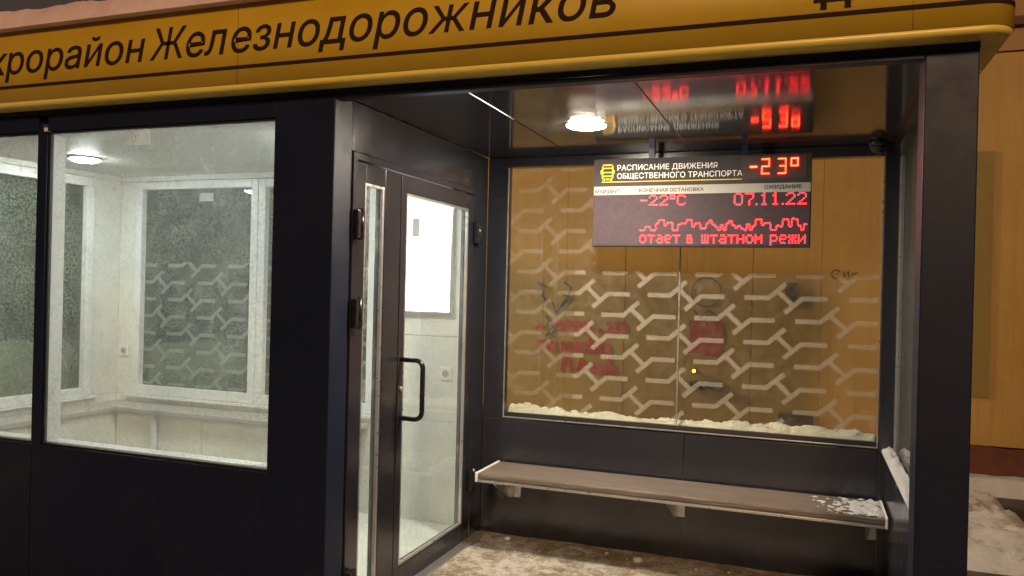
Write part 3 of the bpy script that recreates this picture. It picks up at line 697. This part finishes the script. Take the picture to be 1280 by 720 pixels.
G = {'о': '01110 10001 10001 10001 01110', 'т': '11111 00100 00100 00100 00100', 'а': '01110 00001 01111 10001 01111', 'е': '01110 10001 11110 10000 01110', 'в': '11100 10100 11110 10010 11110',
     'ш': '10101 10101 10101 10101 11111', 'н': '10001 10001 11111 10001 10001', 'м': '10001 11011 10101 10001 10001', 'р': '11110 10001 10001 11110 10000 10000', 'ж': '10101 10101 01110 10101 10101', 'и': '10001 10011 10101 11001 10001', ' ': '00000',
     '0': '01110 10001 10001 10001 10001 10001 01110', '1': '00100 01100 00100 00100 00100 00100 01110', '2': '01110 10001 00001 00010 00100 01000 11111', '7': '11111 00001 00001 00010 00100 00100 00100',
     '.': '0 0 0 0 0 0 1', '-': '0000 0000 0000 1111 0000 0000 0000', '°': '111 101 111 000 000 000 000', 'C': '01110 10001 10000 10000 10000 10001 01110'}
def dots(txt, x0, x1, zt_, ph, y, baseline=5):
    cols = sum((len(G[c].split()[0])+1) if c != ' ' else 4 for c in txt); pw = (x1-x0)/cols; x = x0
    for c in txt:
        if c == ' ': x += 4*pw; continue
        rows = G[c].split(); mb = MB()
        for j, r_ in enumerate(rows):
            i = 0
            while i < len(r_):
                if r_[i] == '1': mb.box(x+i*pw+pw*.22, x+i*pw+pw*.80, y-.0012, y, zt_-(j+.80)*ph, zt_-(j+.22)*ph)
                i += 1
        x += (len(rows[0])+1)*pw; mb.build('led_character', 'led', db)
yl = SY-.0021
dots('отает в штатном режи', -.835, -.008, 1.795, .0092, yl)
dots('-22°C', -.835, -.590, 2.001, .0080, yl); dots('07.11.22', -.360, -.006, 2.003, .0088, yl)
mb = MB(); hs = [0, 0, 1, 1, 0, 0, 2, 3, 3, 1.4, 2.2, 2.2, 0, 0, 1.6, 2, 2, 3, 3, 1, 2, 2, 0.5, .5, 2, 2.8, 1.6, 1, 0, 1.5, 0, 2, 2.6, 1.4, .6, 1.2, .4, 0, 1.6, 0, 1.2, 3, 3, 1.4, 2, 2, 0, 0, 1.2, 1, 3, 3, 1, 3.2, 3, 1.2, 0, 1.6]
px = .825/len(hs); x = -.835; z0 = 1.815; uh = .0175
for i, h_ in enumerate(hs):
    zz = z0+h_*uh; mb.box(x+px*.1, x+px*.9, yl-.0012, yl, zz, zz+.0042)
    if i and abs(hs[i-1]-h_) > .45:
        a, b = sorted((hs[i-1], h_)); k = int((b-a)*uh/.009)
        for q in range(k): mb.box(x-.0022, x+.0018, yl-.0012, yl, z0+a*uh+.0075+q*.009, z0+a*uh+.0130+q*.009)
    x += px
mb.build('led_skyline', 'led', db)

# dome camera in the corner
dc = root('security_camera', (.30, 4.24, 2.25), 'small dark dome camera in the ceiling corner above the right end of the glass', 'camera')
MB().cyl((.305, 4.235, 2.2503), (.305, 4.235, 2.225), .045, 24).build('housing', 'plastic_black', dc)
MB().dome((.305, 4.235, 2.2248), .040, .036, 24, 6).build('lens_dome', 'plastic_black', dc)

# lightbox on the rear wall of the room
lb = root('lightbox', (-2.2, RB-.02, 1.35), 'glowing white rectangular light panel on the room wall seen through the door', 'light panel')
MB().frame('y', RB-.035, RB-.001, -2.462, -1.948, 1.335, 2.135, .012, .002).build('frame', 'alu', lb)
MB().box(-2.4495, -1.9605, RB-.026, RB-.002, 1.3475, 2.1225).build('face', 'lightbox', lb)
MB().box(-2.215, -2.170, RB-.030, RB-.0265, 1.79, 1.90, .001).build('paper_tag', 'seat_grey', lb)

# glowing amber disc added for a yellow dot low on the ochre wall
al = root('amber_dot', (-.93, YW-.02, .79), 'tiny glowing amber dot low on the ochre wall under the faded red paper', 'light')
MB().cyl((-.93, YW-.0005, .80), (-.93, YW-.02, .80), .022, 16).build('housing', 'vent', al); MB().cyl((-.93, YW-.0205, .80), (-.93, YW-.03, .80), .016, 16).build('lens', 'amber', al)
# sockets
def socket(x, z, lab, y=RB):
    s_ = root('power_socket', (x, y, z), lab, 'socket')
    MB().box(x-.038, x+.038, y-.012, y-.0005, z-.038, z+.038, .005).build('cover', 'white_frame', s_)
    mb = MB(); mb.cyl((x, y-.0125, z), (x, y-.0145, z), .022, 20); mb.build('outlet', 'seat_grey', s_)
    for q in (-.008, .008): MB().cyl((x+q, y-.0146, z), (x+q, y-.0155, z), .003, 8).build('hole', 'plastic_black', s_)
socket(-4.445, 1.00, 'white wall socket in the left corner of the heated room'); socket(-1.985, .985, 'white wall socket below the glowing light panel')

# corner bench in the heated room
cb = root('corner_bench', (-3.4, 4.15, .1), 'grey L shaped bench along the rear and left walls of the heated room', 'bench')
zb = .652
MB().box(LX+.112, -2.50, 4.045, RB-.001, zb-.03, zb, .006).build('seat', 'seat_grey', cb)
MB().box(LX+.112, -4.262, 2.83, 4.043, zb-.03, zb, .006).build('seat', 'seat_grey', cb)
for x0, x1 in ((-4.309, -3.60), (-3.596, -3.05), (-3.046, -2.52)): MB().box(x0, x1, 4.10, 4.115, .1005, zb-.031, .002).build('front_panel', 'white_wall', cb)
for a, b in ((2.86, 3.46), (3.464, 4.099)): MB().box(-4.325, -4.31, a, b, .1005, zb-.031, .002).build('front_panel', 'white_wall', cb)
for x, y in ((-3.98, 4.065), (-2.53, 4.06)): MB().box(x, x+.03, y, y+.03, .1005, zb-.031, .003).build('leg', 'white_frame', cb)

# lumps of ice on the bay floor
def lump(x, y, s, lab):
    mb = MB(); bmesh.ops.create_icosphere(mb.bm, subdivisions=3, radius=s)
    for v in mb.bm.verts:
        k = 1+.28*noise.noise(v.co*(2.2/s)+Vector((x*9, y*7, 0)))+.12*noise.noise(v.co*(6/s)); v.co = Vector((v.co.x*k*1.15, v.co.y*k, v.co.z*k*.7)); v.co += Vector((x, y, FL+s*.5))
    for f_ in mb.bm.faces: f_.smooth = True
    return mb.build('ice_lump', 'ice', None, label=lab, cat='ice', group='ice lumps on the bay floor')
lump(-.80, 4.16, .024, 'largest pale lump of ice on the shaded floor under the bench')
lump(-1.55, 4.22, .016, 'small dull lump of ice near the corner under the bench')
lump(-.98, 4.22, .009, 'tiny crumb of ice left of the largest lump')
random.seed(3)
mb = MB()
for i in range(260):
    x = random.uniform(-1.68, .3); y = random.uniform(2.9, 4.25); s = random.uniform(.002, .007)
    m_ = Matrix.Translation((x, y, FL+.003+.008*N(x, y, 3.0))) @ Matrix.Rotation(random.uniform(0, 3), 4, 'Z')
    r_ = bmesh.ops.create_icosphere(mb.bm, subdivisions=1, radius=s, matrix=m_)
mb.build('ice_crumbs', 'ice', None, label='scattered crumbs of ice and grit on the floor of the open bay', cat='ice', kind='stuff')
